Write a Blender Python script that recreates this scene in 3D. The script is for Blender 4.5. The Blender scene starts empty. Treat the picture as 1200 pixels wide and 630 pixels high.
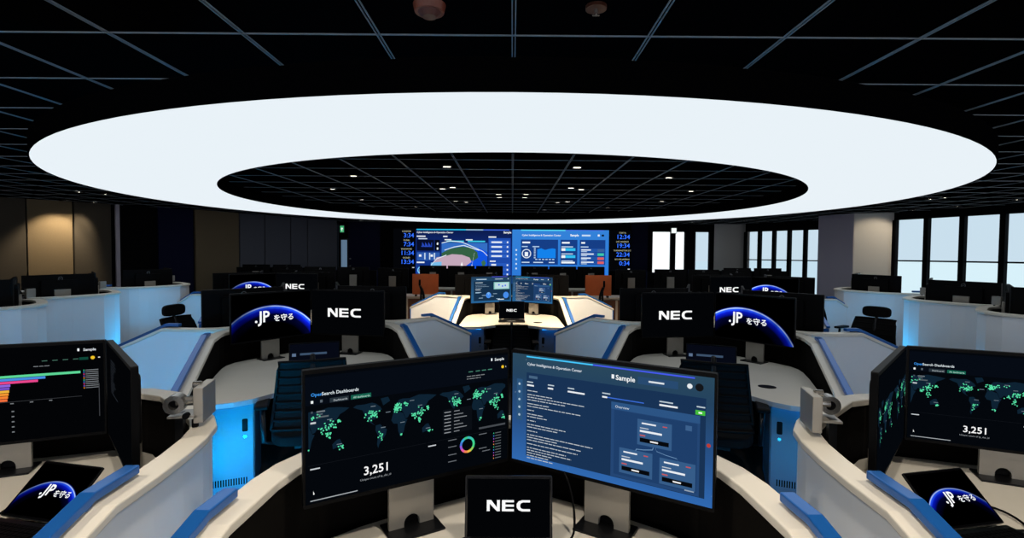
import bpy, math, random
from mathutils import Matrix, Vector
R = math.radians
random.seed(7)
sc = bpy.context.scene
col = sc.collection

# ---------------------------------------------------------------- camera, world, exposure
cam_d = bpy.data.cameras.new('camera'); cam = bpy.data.objects.new('camera', cam_d); col.objects.link(cam)
cam_d.sensor_width = 36.0; cam_d.lens = 36.0 * 590 / 1200; cam_d.clip_start = 0.03; cam_d.clip_end = 200
cam.matrix_world = Matrix.Translation((0, 0, 1.65)) @ Matrix.Rotation(R(90 - 1.85), 4, 'X') @ Matrix.Rotation(R(0.43), 4, 'Z')
sc.camera = cam
w = bpy.data.worlds.new('world'); sc.world = w; w.use_nodes = True
w.node_tree.nodes['Background'].inputs[0].default_value = (0.55, 0.7, 1.0, 1)
w.node_tree.nodes['Background'].inputs[1].default_value = 0.005
sc.view_settings.view_transform = 'Standard'; sc.view_settings.look = 'None'
sc.view_settings.exposure = 0.0; sc.view_settings.gamma = 1.0; sc.view_settings.use_curve_mapping = False

# ---------------------------------------------------------------- materials
def lin(c):
    c = c / 255.0
    return c / 12.92 if c <= 0.04045 else ((c + 0.055) / 1.055) ** 2.4
def srgb(r, g, b): return (lin(r), lin(g), lin(b), 1.0)
MATS = {}
def mat(name, rgb, rough=0.5, metal=0.0, noise=0.0, nscale=40.0, bump=0.0, spec=0.5):
    if name in MATS: return MATS[name]
    m = bpy.data.materials.new(name); m.use_nodes = True
    nt = m.node_tree; b = nt.nodes['Principled BSDF']
    c = srgb(*rgb)
    b.inputs['Base Color'].default_value = c
    b.inputs['Roughness'].default_value = rough; b.inputs['Metallic'].default_value = metal
    b.inputs['Specular IOR Level'].default_value = spec
    if noise or bump:
        tc = nt.nodes.new('ShaderNodeTexCoord'); n = nt.nodes.new('ShaderNodeTexNoise')
        n.inputs['Scale'].default_value = nscale; n.inputs['Detail'].default_value = 4
        nt.links.new(tc.outputs['Object'], n.inputs['Vector'])
        if noise:
            mx = nt.nodes.new('ShaderNodeMix'); mx.data_type = 'RGBA'
            mx.inputs[6].default_value = tuple(x * (1 - noise) for x in c[:3]) + (1,)
            mx.inputs[7].default_value = tuple(min(1, x * (1 + noise)) for x in c[:3]) + (1,)
            nt.links.new(n.outputs['Fac'], mx.inputs[0]); nt.links.new(mx.outputs[2], b.inputs['Base Color'])
        if bump:
            bp = nt.nodes.new('ShaderNodeBump'); bp.inputs['Strength'].default_value = bump; bp.inputs['Distance'].default_value = 0.003
            nt.links.new(n.outputs['Fac'], bp.inputs['Height']); nt.links.new(bp.outputs['Normal'], b.inputs['Normal'])
    MATS[name] = m
    return m
def em(rgb, strength=1.0):
    key = 'glow_%02x%02x%02x_%g' % (*rgb, strength)
    if key in MATS: return MATS[key]
    m = bpy.data.materials.new(key); m.use_nodes = True
    nt = m.node_tree; nt.nodes.clear()
    e = nt.nodes.new('ShaderNodeEmission'); o = nt.nodes.new('ShaderNodeOutputMaterial')
    e.inputs[0].default_value = srgb(*rgb); e.inputs[1].default_value = strength
    nt.links.new(e.outputs[0], o.inputs[0])
    MATS[key] = m
    return m
def em_gradient(name, axis, lo, hi, stops, stars=0.0):
    """screen image: colour ramp along an object axis, optional star specks"""
    m = bpy.data.materials.new(name); m.use_nodes = True
    nt = m.node_tree; nt.nodes.clear()
    e = nt.nodes.new('ShaderNodeEmission'); o = nt.nodes.new('ShaderNodeOutputMaterial')
    tc = nt.nodes.new('ShaderNodeTexCoord'); sp = nt.nodes.new('ShaderNodeSeparateXYZ'); mr = nt.nodes.new('ShaderNodeMapRange')
    cr = nt.nodes.new('ShaderNodeValToRGB')
    nt.links.new(tc.outputs['Object'], sp.inputs[0]); nt.links.new(sp.outputs[axis], mr.inputs[0])
    mr.inputs[1].default_value = lo; mr.inputs[2].default_value = hi
    nt.links.new(mr.outputs[0], cr.inputs[0])
    el = cr.color_ramp.elements
    while len(el) < len(stops): el.new(0.5)
    for i, (p, c) in enumerate(stops): el[i].position = p; el[i].color = srgb(*c)
    outc = cr.outputs[0]
    if stars:
        n = nt.nodes.new('ShaderNodeTexNoise'); n.inputs['Scale'].default_value = stars; n.inputs['Detail'].default_value = 1
        nt.links.new(tc.outputs['Object'], n.inputs['Vector'])
        r2 = nt.nodes.new('ShaderNodeMapRange'); r2.inputs[1].default_value = 0.74; r2.inputs[2].default_value = 0.85
        r2.inputs[3].default_value = 0; r2.inputs[4].default_value = 0.25
        nt.links.new(n.outputs['Fac'], r2.inputs[0])
        mx = nt.nodes.new('ShaderNodeMix'); mx.data_type = 'RGBA'; mx.inputs[7].default_value = (0.6, 0.8, 1, 1)
        nt.links.new(r2.outputs[0], mx.inputs[0]); nt.links.new(outc, mx.inputs[6]); outc = mx.outputs[2]
    nt.links.new(outc, e.inputs[0]); nt.links.new(e.outputs[0], o.inputs[0])
    return m
def em_earth(name, cx, cz, rad, gx0, gx1, k=1.0):
    """picture of a glowing blue planet limb on black: ring profile by distance, brighter towards one end"""
    m = bpy.data.materials.new(name); m.use_nodes = True
    nt = m.node_tree; nt.nodes.clear(); N = nt.nodes.new; Lk = nt.links.new
    e = N('ShaderNodeEmission'); o = N('ShaderNodeOutputMaterial'); tc = N('ShaderNodeTexCoord')
    sub = N('ShaderNodeVectorMath'); sub.operation = 'SUBTRACT'; sub.inputs[1].default_value = (cx, 0, cz)
    mul = N('ShaderNodeVectorMath'); mul.operation = 'MULTIPLY'; mul.inputs[1].default_value = (1, 0, 1)
    ln = N('ShaderNodeVectorMath'); ln.operation = 'LENGTH'
    Lk(tc.outputs['Object'], sub.inputs[0]); Lk(sub.outputs[0], mul.inputs[0]); Lk(mul.outputs[0], ln.inputs[0])
    mr = N('ShaderNodeMapRange'); mr.inputs[1].default_value = rad * 0.72; mr.inputs[2].default_value = rad * 1.03
    cr = N('ShaderNodeValToRGB'); Lk(ln.outputs['Value'], mr.inputs[0]); Lk(mr.outputs[0], cr.inputs[0])
    el = cr.color_ramp.elements
    st = [(0, (0, 0, 0)), (0.45, (2, 4, 40)), (0.72, (8, 24, 190)), (0.86, (40, 90, 255)), (0.91, (190, 215, 255)), (0.95, (10, 25, 120)), (1, (0, 0, 0))]
    while len(el) < len(st): el.new(0.5)
    for i, (p, c) in enumerate(st): el[i].position = p; el[i].color = srgb(*c)
    sp = N('ShaderNodeSeparateXYZ'); Lk(tc.outputs['Object'], sp.inputs[0])
    m2 = N('ShaderNodeMapRange'); m2.inputs[1].default_value = gx0; m2.inputs[2].default_value = gx1; m2.inputs[3].default_value = 0.22; m2.inputs[4].default_value = 1.5 * k
    Lk(sp.outputs[0], m2.inputs[0])
    nz = N('ShaderNodeTexNoise'); nz.inputs['Scale'].default_value = 9; Lk(tc.outputs['Object'], nz.inputs['Vector'])
    m3 = N('ShaderNodeMath'); m3.operation = 'MULTIPLY'; Lk(m2.outputs[0], m3.inputs[0])
    m4 = N('ShaderNodeMapRange'); m4.inputs[1].default_value = .3; m4.inputs[2].default_value = .7; m4.inputs[3].default_value = .7; m4.inputs[4].default_value = 1.2
    Lk(nz.outputs['Fac'], m4.inputs[0]); Lk(m4.outputs[0], m3.inputs[1])
    Lk(cr.outputs[0], e.inputs[0]); Lk(m3.outputs[0], e.inputs[1]); Lk(e.outputs[0], o.inputs[0])
    return m

WHITE = mat('white_laminate', (226, 228, 231), 0.42, noise=0.02, nscale=6)
CAP = mat('cream_cap', (214, 207, 194), 0.38)
INNER = mat('black_felt', (15, 13, 11), 0.95, noise=0.25, nscale=160, bump=0.3, spec=.05)
DESK = mat('desk_laminate', (206, 200, 188), 0.42, noise=0.03, nscale=30)
EDGE = mat('desk_edge', (150, 156, 165), 0.4)
BLUE = mat('blue_rail_paint', (24, 92, 168), 0.28, metal=0.3)
BLACK = mat('black_plastic', (5, 5, 6), 0.5, spec=.08)
GLOSS = mat('black_glass', (5, 5, 6), 0.12)
SILVER = mat('silver_paint', (152, 147, 138), 0.36, metal=0.4)
STEEL = mat('brushed_steel', (160, 158, 154), 0.25, metal=0.9)
GREY = mat('grey_plastic', (120, 120, 124), 0.45)
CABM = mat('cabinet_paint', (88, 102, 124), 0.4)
DARKM = mat('dark_metal', (26, 27, 30), 0.35, metal=0.7)
MESHF = mat('black_mesh_fabric', (8, 8, 9), 0.8, noise=0.3, nscale=300, spec=.1)
TILE = mat('black_ceiling_tile', (5, 5, 6), 0.95, noise=0.2, nscale=90, bump=0.1, spec=0.0)
TBAR = mat('grey_ceiling_bar', (128, 136, 144), 0.5)
CARPET = mat('charcoal_carpet', (52, 53, 56), 0.95, noise=0.35, nscale=120, bump=0.5)

# ---------------------------------------------------------------- mesh building
class MB:
    def __init__(s): s.v = []; s.f = []
    def add(s, v, f):
        n = len(s.v); s.v += [tuple(p) for p in v]; s.f += [tuple(i + n for i in q) for q in f]; return s
    def box(s, cx, cy, cz, sx, sy, sz, M=None):
        hx, hy, hz = sx / 2, sy / 2, sz / 2
        v = [Vector((x, y, z)) for x in (-hx, hx) for y in (-hy, hy) for z in (-hz, hz)]
        if M is not None: v = [M @ p for p in v]
        v = [p + Vector((cx, cy, cz)) for p in v]
        return s.add(v, [(0, 1, 3, 2), (4, 6, 7, 5), (0, 4, 5, 1), (2, 3, 7, 6), (0, 2, 6, 4), (1, 5, 7, 3)])
    def prism(s, poly, z0, z1):
        a = sum(poly[i][0] * poly[(i + 1) % len(poly)][1] - poly[(i + 1) % len(poly)][0] * poly[i][1] for i in range(len(poly)))
        if a < 0: poly = poly[::-1]
        n = len(poly)
        v = [(p[0], p[1], z0) for p in poly] + [(p[0], p[1], z1) for p in poly]
        f = [tuple(range(n - 1, -1, -1)), tuple(range(n, 2 * n))] + [(i, (i + 1) % n, n + (i + 1) % n, n + i) for i in range(n)]
        return s.add(v, f)
    def wedge(s, poly, y0, y1):
        """outline in x,z extruded along y"""
        a = sum(poly[i][0] * poly[(i + 1) % len(poly)][1] - poly[(i + 1) % len(poly)][0] * poly[i][1] for i in range(len(poly)))
        if a < 0: poly = poly[::-1]
        n = len(poly)
        v = [(p[0], y0, p[1]) for p in poly] + [(p[0], y1, p[1]) for p in poly]
        f = [tuple(range(n)), tuple(range(2 * n - 1, n - 1, -1))] + [(i, n + i, n + (i + 1) % n, (i + 1) % n) for i in range(n)]
        return s.add(v, f)
    def rbox(s, cx, cz, sx, sz, y0, y1, r, seg=4):
        p = []
        for (qx, qz, a0) in ((1, 1, 0), (-1, 1, 90), (-1, -1, 180), (1, -1, 270)):
            for k in range(seg + 1):
                a = R(a0 + 90 * k / seg); p.append((cx + qx * (sx / 2 - r) + r * math.cos(a), cz + qz * (sz / 2 - r) + r * math.sin(a)))
        return s.wedge(p, y0, y1)
    def cyl(s, c, axis, r, h, n=16, r2=None):
        ax = Vector(axis).normalized(); u = ax.orthogonal().normalized(); w_ = ax.cross(u); r2 = r if r2 is None else r2
        c = Vector(c)
        v = [c + (u * math.cos(2 * math.pi * k / n) + w_ * math.sin(2 * math.pi * k / n)) * r for k in range(n)]
        v += [c + ax * h + (u * math.cos(2 * math.pi * k / n) + w_ * math.sin(2 * math.pi * k / n)) * r2 for k in range(n)]
        return s.add(v, [tuple(range(n - 1, -1, -1)), tuple(range(n, 2 * n))] + [(i, (i + 1) % n, n + (i + 1) % n, n + i) for i in range(n)])
    def tube(s, pts, r, n=8):
        P = [Vector(p) for p in pts]; rings = []
        for i, p in enumerate(P):
            d = (P[min(i + 1, len(P) - 1)] - P[max(i - 1, 0)]).normalized()
            up = Vector((0, 0, 1)) if abs(d.z) < 0.9 else Vector((1, 0, 0))
            u = d.cross(up).normalized(); q = u.cross(d)
            rr = r[i] if isinstance(r, (list, tuple)) else r
            rings.append([p + (u * math.cos(2 * math.pi * k / n) + q * math.sin(2 * math.pi * k / n)) * rr for k in range(n)])
        v = [x for ring in rings for x in ring]; f = []
        for i in range(len(P) - 1):
            for k in range(n): f.append((i * n + k, i * n + (k + 1) % n, (i + 1) * n + (k + 1) % n, (i + 1) * n + k))
        f += [tuple(range(n - 1, -1, -1)), tuple((len(P) - 1) * n + k for k in range(n))]
        return s.add(v, f)
    def ring(s, cx, cz, r0, r1, y0, y1, n=28, a0=0, a1=360):
        """annulus in x,z extruded along y"""
        full = abs(a1 - a0) >= 360; m = n if full else n + 1
        v = []
        for k in range(m):
            a = R(a0 + (a1 - a0) * k / n)
            for (rr, yy) in ((r0, y0), (r1, y0), (r1, y1), (r0, y1)): v.append((cx + rr * math.cos(a), yy, cz + rr * math.sin(a)))
        f = []
        for k in range(n):
            a, b = 4 * k, 4 * ((k + 1) % m)
            for j in range(4): f.append((a + j, b + j, b + (j + 1) % 4, a + (j + 1) % 4))
        return s.add(v, f)
    def sweep(s, path, o0, o1, zb, zt):
        """solid ribbon along a plan path of (x,y,h): between side offsets o0<o1 (left positive), z from zb(h) to zt(h)"""
        n = len(path); v = []
        for i, (x, y, h) in enumerate(path):
            a = path[max(i - 1, 0)]; b = path[min(i + 1, n - 1)]
            d0 = Vector((x - a[0], y - a[1])) if i > 0 else None
            d1 = Vector((b[0] - x, b[1] - y)) if i < n - 1 else None
            d0 = d0.normalized() if d0 else d1.normalized(); d1 = d1.normalized() if d1 else d0
            t = (d0 + d1).normalized(); k = 1 / max(0.6, t.dot(d0)); nx, ny = -t.y * k, t.x * k
            for (o, z) in ((o0, zb(h)), (o1, zb(h)), (o1, zt(h)), (o0, zt(h))): v.append((x + nx * o, y + ny * o, z))
        f = []
        for i in range(n - 1):
            a, b = 4 * i, 4 * i + 4
            for j in range(4): f.append((a + j, a + (j + 1) % 4, b + (j + 1) % 4, b + j))
        f += [(3, 2, 1, 0), tuple(4 * (n - 1) + j for j in range(4))]
        return s.add(v, f)
    def quad(s, x0, z0, x1, z1, y): return s.add([(x0, y, z0), (x1, y, z0), (x1, y, z1), (x0, y, z1)], [(0, 1, 2, 3)])
    def build(s, name, m, parent=None, smooth=False):
        me = bpy.data.meshes.new(name); me.from_pydata(s.v, [], s.f); me.update()
        if smooth: me.shade_smooth()
        me.materials.append(m)
        o = bpy.data.objects.new(name, me); col.objects.link(o)
        if parent is not None: o.parent = parent
        return o
def bevel(o, wd=0.004, seg=2):
    b = o.modifiers.new('bevel', 'BEVEL'); b.width = wd; b.segments = seg; b.limit_method = 'ANGLE'; b.angle_limit = R(40)
    return o
LABELS = set()
def tag(o, label, cat, group=None):
    o['label'] = label; o['category'] = cat
    if group: o['group'] = group
    return o
def thing(name, label, cat, loc=(0, 0, 0), yaw=0.0, group=None):
    o = bpy.data.objects.new(name, None); o.empty_display_size = 0.1; col.objects.link(o)
    o.location = loc; o.rotation_euler = (0, 0, R(yaw)); return tag(o, label, cat, group)
def struct(o): o['kind'] = 'structure'; return o
def copy_tree(o, parent=None):
    c = o.copy(); col.objects.link(c); c.parent = parent
    for ch in list(o.children): copy_tree(ch, c)
    return c
def xf(apex, yaw, x, y):
    c, s = math.cos(R(yaw)), math.sin(R(yaw)); return (apex[0] + c * x - s * y, apex[1] + s * x + c * y)

# lettering -----------------------------------------------------------------
TXT = {}
def text_mesh(s, bold=0.0):
    k = (s, bold)
    if k in TXT: return TXT[k]
    cu = bpy.data.curves.new('lettering', 'FONT'); cu.body = s; cu.size = 1.0; cu.resolution_u = 2; cu.offset = bold
    ob = bpy.data.objects.new('lettering', cu); col.objects.link(ob)
    bpy.context.view_layer.update()
    me = bpy.data.meshes.new_from_object(ob.evaluated_get(bpy.context.evaluated_depsgraph_get()))
    v = [(p.co.x, p.co.y) for p in me.vertices]; f = [tuple(p.vertices) for p in me.polygons]
    bpy.data.objects.remove(ob); bpy.data.curves.remove(cu); bpy.data.meshes.remove(me)
    w_ = max((p[0] for p in v), default=0)
    TXT[k] = (v, f, w_); return TXT[k]
def put_text(mb, s, x, z, size, y=-0.002, align='L', bold=0.0, sx=1.0):
    v, f, w_ = text_mesh(s, bold)
    ox = {'L': 0, 'C': -w_ / 2, 'R': -w_}[align]
    mb.add([(x + (p[0] + ox) * size * sx, y, z + p[1] * size) for p in v], f)
N_ = [(0, 0), (0, 1), (.42, 1), (1.0, .30), (1.0, 1), (1.25, 1), (1.25, 0), (.86, 0), (.25, .72), (.25, 0)]
def put_nec(mb, cx, cz, width, y=-0.002):
    k = width / 4.1; h = 1.0
    def P(poly, ox): mb.add([(cx + (p[0] + ox - 2.05) * k, y, cz + (p[1] - .5) * h * k) for p in poly], [tuple(range(len(poly)))])
    P([(0, 0), (0.27, 0), (0.27, 1), (0, 1)], 0); P([(0.27, 1), (.27, .66), (.95, 0), (.95, .34), (.40, 1)], 0)
    P([(.95, 0), (1.22, 0), (1.22, 1), (.95, 1)], 0)
    P([(0, 0), (.32, 0), (.32, 1), (0, 1)], 1.42)
    for (a, b) in ((0, .2), (.41, .6), (.8, 1)): P([(.32, a), (1.12, a), (1.12, b), (.32, b)], 1.42)
    pts_o = [(1.25, 1), (.5, 1), (.18, .9), (0, .66), (0, .34), (.18, .1), (.5, 0), (1.25, 0)]
    pts_i = [(1.25, .8), (.62, .8), (.42, .74), (.33, .6), (.33, .4), (.42, .26), (.62, .2), (1.25, .2)]
    for i in range(7): P([pts_o[i], pts_i[i], pts_i[i + 1], pts_o[i + 1]], 2.8)

# screen pictures: coordinates u 0..1 left to right, v 0..1 top to bottom ------
JOINED = {'text_line', 'map_dot', 'icon', 'legend_key', 'lettering', 'map_land', 'flow_line', 'arc_line', 'logo', 'donut_chart', 'marker'}
class Screen:
    def __init__(s, wd, ht, z0=0.0, y=0.0): s.w, s.h, s.z0, s.y = wd, ht, z0, y; s.layers = {}
    def mb(s, name, rgb, k=1.0):
        s.n = getattr(s, 'n', 0) + 1
        key = (name, rgb, k, 0 if name in JOINED else s.n); return s.layers.setdefault(key, MB())
    def X(s, u): return (u - .5) * s.w
    def Z(s, v): return s.z0 + (1 - v) * s.h
    def rect(s, name, rgb, u0, v0, u1, v1, lay=1, k=1.0): s.mb(name, rgb, k).quad(s.X(u0), s.Z(v1), s.X(u1), s.Z(v0), s.y - .0006 * lay); return s
    def poly(s, name, rgb, pts, lay=1, k=1.0):
        s.mb(name, rgb, k).add([(s.X(u), s.y - .0006 * lay, s.Z(v)) for u, v in pts], [tuple(range(len(pts)))]); return s
    def text(s, t, rgb, u, v, size, align='L', bold=0.0, lay=5, k=1.0, name='lettering', sx=1.0):
        put_text(s.mb(name, rgb, k), t, s.X(u), s.Z(v), size * s.h, s.y - .0006 * lay, align, bold, sx); return s
    def line(s, name, rgb, u, v, wd, lay=4, hh=.012, k=1.0):
        return s.rect(name, rgb, u, v - hh / 2, u + wd, v + hh / 2, lay, k)
    def para(s, rgb, u, v, n, wmax, dv, hh=.012, seed=0, k=.75):
        hh *= .8
        rr = random.Random(seed)
        for i in range(n):
            wv = wmax * rr.uniform(.35, 1); x = u
            while x < u + wv:
                l = rr.uniform(.01, .035); s.line('text_line', rgb, x, v + i * dv, min(l, u + wv - x), hh=hh, k=k); x += l + .004
        return s
    def donut(s, cols, u, v, r0, r1, lay=4):
        n = len(cols)
        for i, c in enumerate(cols):
            s.mb('donut_chart', c).ring(s.X(u), s.Z(v), r0, r1, s.y - .0006 * lay, s.y - .0006 * lay + .0002, 5, 90 + 360 * i / n, 90 + 360 * (i + 1) / n)
        return s
    def finish(s, parent, bgmat, name='screen', label=None):
        b = MB().quad(-s.w / 2, s.z0, s.w / 2, s.z0 + s.h, s.y).build(name, bgmat, parent)
        if label: b['label'] = label
        for (nm, rgb, k, q), m in s.layers.items():
            o = m.build(nm, em(rgb, k), b)
            if nm in JOINED and nm not in ('lettering', 'logo') and len(m.f) > 1: o['kind'] = 'stuff'
        return b

# coarse world map, lon/lat to 0..1
LAND = [[(-168, 66), (-155, 71), (-125, 70), (-95, 72), (-80, 68), (-62, 58), (-55, 50), (-70, 43), (-80, 32), (-82, 25), (-97, 26), (-95, 18), (-83, 9), (-105, 20), (-117, 32), (-124, 42), (-132, 55), (-150, 60)],
        [(-80, 8), (-62, 10), (-50, 0), (-35, -7), (-40, -22), (-55, -34), (-66, -45), (-70, -55), (-75, -45), (-71, -20), (-81, -5)],
        [(-10, 36), (-9, 44), (0, 49), (8, 54), (5, 60), (15, 69), (30, 71), (60, 69), (100, 76), (140, 73), (178, 68), (160, 60), (142, 54), (132, 43), (122, 38), (121, 28), (108, 20), (104, 10), (98, 16), (88, 22), (80, 12), (72, 20), (60, 25), (52, 16), (43, 14), (35, 30), (28, 37), (15, 40)],
        [(-17, 15), (-8, 35), (10, 37), (32, 31), (43, 12), (51, 11), (40, -5), (35, -22), (20, -35), (12, -18), (9, 3), (-8, 5)],
        [(114, -22), (122, -17), (131, -12), (142, -11), (153, -27), (145, -38), (132, -32), (116, -35)],
        [(-50, 60), (-22, 70), (-30, 82), (-60, 80)]]
HOT = [(-98, 40, 20, 9, 24), (-80, 36, 10, 6, 12), (8, 49, 13, 7, 44), (-58, -22, 10, 10, 9), (78, 20, 8, 7, 10), (108, 28, 14, 9, 20), (138, 36, 4, 4, 10), (103, 4, 8, 8, 12), (146, -33, 7, 4, 7), (25, -28, 5, 3, 4), (40, 56, 20, 6, 9)]
def map_on(S, u0, u1, v0, v1, reps, start, seed=1, dot=.0029):
    rr = random.Random(seed); per = (u1 - u0) / reps
    def q(lon, lat, k): return (u0 + (k + (lon + 180) / 360 - start) * per, v0 + (80 - lat) / 140 * (v1 - v0))
    for k in range(int(reps) + 3):
        for L in LAND:
            p = [q(a, b, k) for a, b in L]
            p = [(min(max(a, u0), u1), b) for a, b in p]
            if max(a for a, b in p) - min(a for a, b in p) > .008: S.poly('map_land', (14, 34, 50), p, 2)
        for (lo, la, sx, sy, n) in HOT:
            for i in range(n):
                a, b = q(rr.gauss(lo, sx * .75), rr.gauss(la, sy * .75), k)
                if u0 < a < u1: S.rect('map_dot', (88, 226, 168), a - dot, b - dot * 1.7, a + dot, b + dot * 1.7, 4)
        for (lo, la) in ((-100, 62), (-40, 40), (60, 62), (20, 5), (95, 45), (-60, 0), (130, -24)):
            a, b = q(lo, la, k)
            if u0 < a < u1 - .03: S.line('text_line', (110, 125, 135), a, b, .022, hh=.006)

def pic_dashboard(S, seed, donut=True, num_u=.30):
    S.rect('header_bar', (6, 11, 20), 0, .02, 1, .24, 1)
    S.text('Open', (60, 150, 240), .022, .17, .036, bold=.012).text('Search Dashboards', (225, 235, 240), .066, .17, .036, bold=.012)
    S.rect('chip', (40, 50, 58), .10, .2, .18, .235, 3).rect('chip', (22, 96, 78), .19, .2, .28, .235, 3)
    S.text('Dashboards', (190, 200, 205), .115, .227, .022).text('All dashboards', (190, 235, 220), .20, .227, .022)
    S.rect('icon', (235, 240, 240), .022, .203, .032, .224, 4).rect('icon', (90, 100, 110), .06, .203, .07, .224, 4)
    S.rect('icon', (70, 80, 90), .022, .285, .03, .3, 4).line('text_line', (110, 120, 125), .045, .293, .035).line('text_line', (90, 100, 105), .045, .335, .05)
    S.line('text_line', (200, 205, 210), .02, .375, .022, hh=.014)
    S.text('Sample', (235, 240, 245), .975, .062, .035, 'R', .012)
    S.rect('icon', (235, 240, 245), .898, .035, .906, .06, 4)
    for u in (.77, .81, .845, .88): S.line('text_line', (70, 130, 110), u, .135, .024, hh=.008)
    S.mb('avatar_dot', (242, 196, 40)).cyl((S.X(.967), S.y - .003, S.Z(.125)), (0, -1, 0), .0055, .0004, 12)
    S.rect('icon', (200, 200, 205), .985, .12, .988, .135, 4)
    S.para((150, 155, 160), .76, .175, 2, .2, .022, .008, seed)
    map_on(S, .012, .985, .26, .68, 2.35, .58, seed)
    S.rect('panel_frame', (26, 28, 34), .01, .702, .545, .704, 2).rect('panel_frame', (26, 28, 34), .552, .702, .99, .704, 2)
    S.line('text_line', (200, 205, 210), .018, .73, .04, hh=.01).line('text_line', (200, 205, 210), .555, .735, .04, hh=.01)
    S.text('3,251', (250, 250, 250), num_u, .862, .098, 'C', .012)
    S.text('Unique count of ip_dst_id', (150, 155, 160), num_u, .905, .024, 'C')
    S.line('text_line', (170, 175, 180), .018, .975, .2, hh=.007)
    S.poly('pointer', (230, 230, 230), [(.03, .9), (.036, .925), (.03, .93)], 4)
    if donut:
        S.donut([(60, 200, 140), (60, 170, 220), (70, 120, 220), (150, 90, 220), (230, 90, 160), (240, 130, 80), (240, 190, 70), (150, 210, 90), (70, 210, 130), (60, 215, 150), (60, 200, 170), (60, 190, 190)], .765, .79, .021, .029)
        for k, (u, v) in enumerate(((.66, .78), (.66, .85), (.66, .72), (.66, .91), (.83, .72), (.83, .85), (.85, .88))): S.line('text_line', (105, 110, 116), u, v, .045, hh=.007)
        for k in range(10): S.rect('legend_key', [(60, 200, 140), (60, 150, 230), (150, 90, 220), (230, 90, 160), (240, 150, 80)][k % 5], .915, .73 + k * .026, .919, .74 + k * .026, 4); S.line('text_line', (90, 95, 100), .925, .735 + k * .026, .035, hh=.007)
        S.rect('tooltip', (10, 14, 20), .63, .44, .79, .66, 5)
        for k in range(7): S.line('text_line', (150, 155, 160), .638, .465 + k * .03, .035, 6, .007); S.line('text_line', (130, 135, 140), .69, .465 + k * .03, .03 + .02 * (k % 3), 6, .007)
        S.rect('slider', (70, 74, 80), .83, .655, .985, .672, 4)
def pic_bars(S):
    S.text('Sample', (235, 240, 245), .965, .075, .04, 'R', .012).rect('icon', (235, 240, 245), .872, .045, .882, .075, 4)
    for u in (.70, .75, .80, .85): S.line('text_line', (70, 110, 95), u, .16, .026, hh=.008)
    S.rect('chip', (14, 70, 56), .88, .145, .925, .175, 3)
    S.mb('avatar_dot', (242, 196, 40)).cyl((S.X(.948), S.y - .003, S.Z(.155)), (0, -1, 0), .0075, .0004, 12)
    S.line('text_line', (230, 230, 230), .975, .155, .01, hh=.01).para((150, 155, 160), .66, .215, 1, .15, .02, .008, 3)
    S.text('Alarm domains', (200, 205, 210), .40, .275, .03)
    for k, (c, u1) in enumerate((((92, 214, 150), .885), ((70, 140, 225), .715), ((232, 70, 140), .68), ((140, 100, 220), .552), ((120, 80, 200), .548), ((240, 180, 60), .546), ((245, 150, 50), .543), ((245, 130, 50), .54), ((240, 110, 60), .537))):
        S.rect('bar', c, .05, .295 + .031 * k, u1, .321 + .031 * k, 3)
    S.rect('axis', (60, 62, 66), .05, .575, .89, .579, 2)
    for k in range(8): S.line('text_line', (120, 124, 128), .1 + .09 * k, .595, .016, hh=.01)
    for k in range(10): S.rect('legend_key', [(60, 200, 140), (70, 140, 225), (232, 70, 140), (140, 100, 220), (245, 150, 50)][k % 5], .90, .285 + k * .022, .905, .297 + k * .022, 4); S.line('text_line', (120, 124, 128), .91, .291 + k * .022, .065, hh=.008)
    for k in range(5): S.line('text_line', (120, 124, 128), .555, .68 + .055 * k, .012, hh=.012)
    S.rect('scroll_bar', (60, 62, 66), .975, .45, .979, .82, 3)
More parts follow.
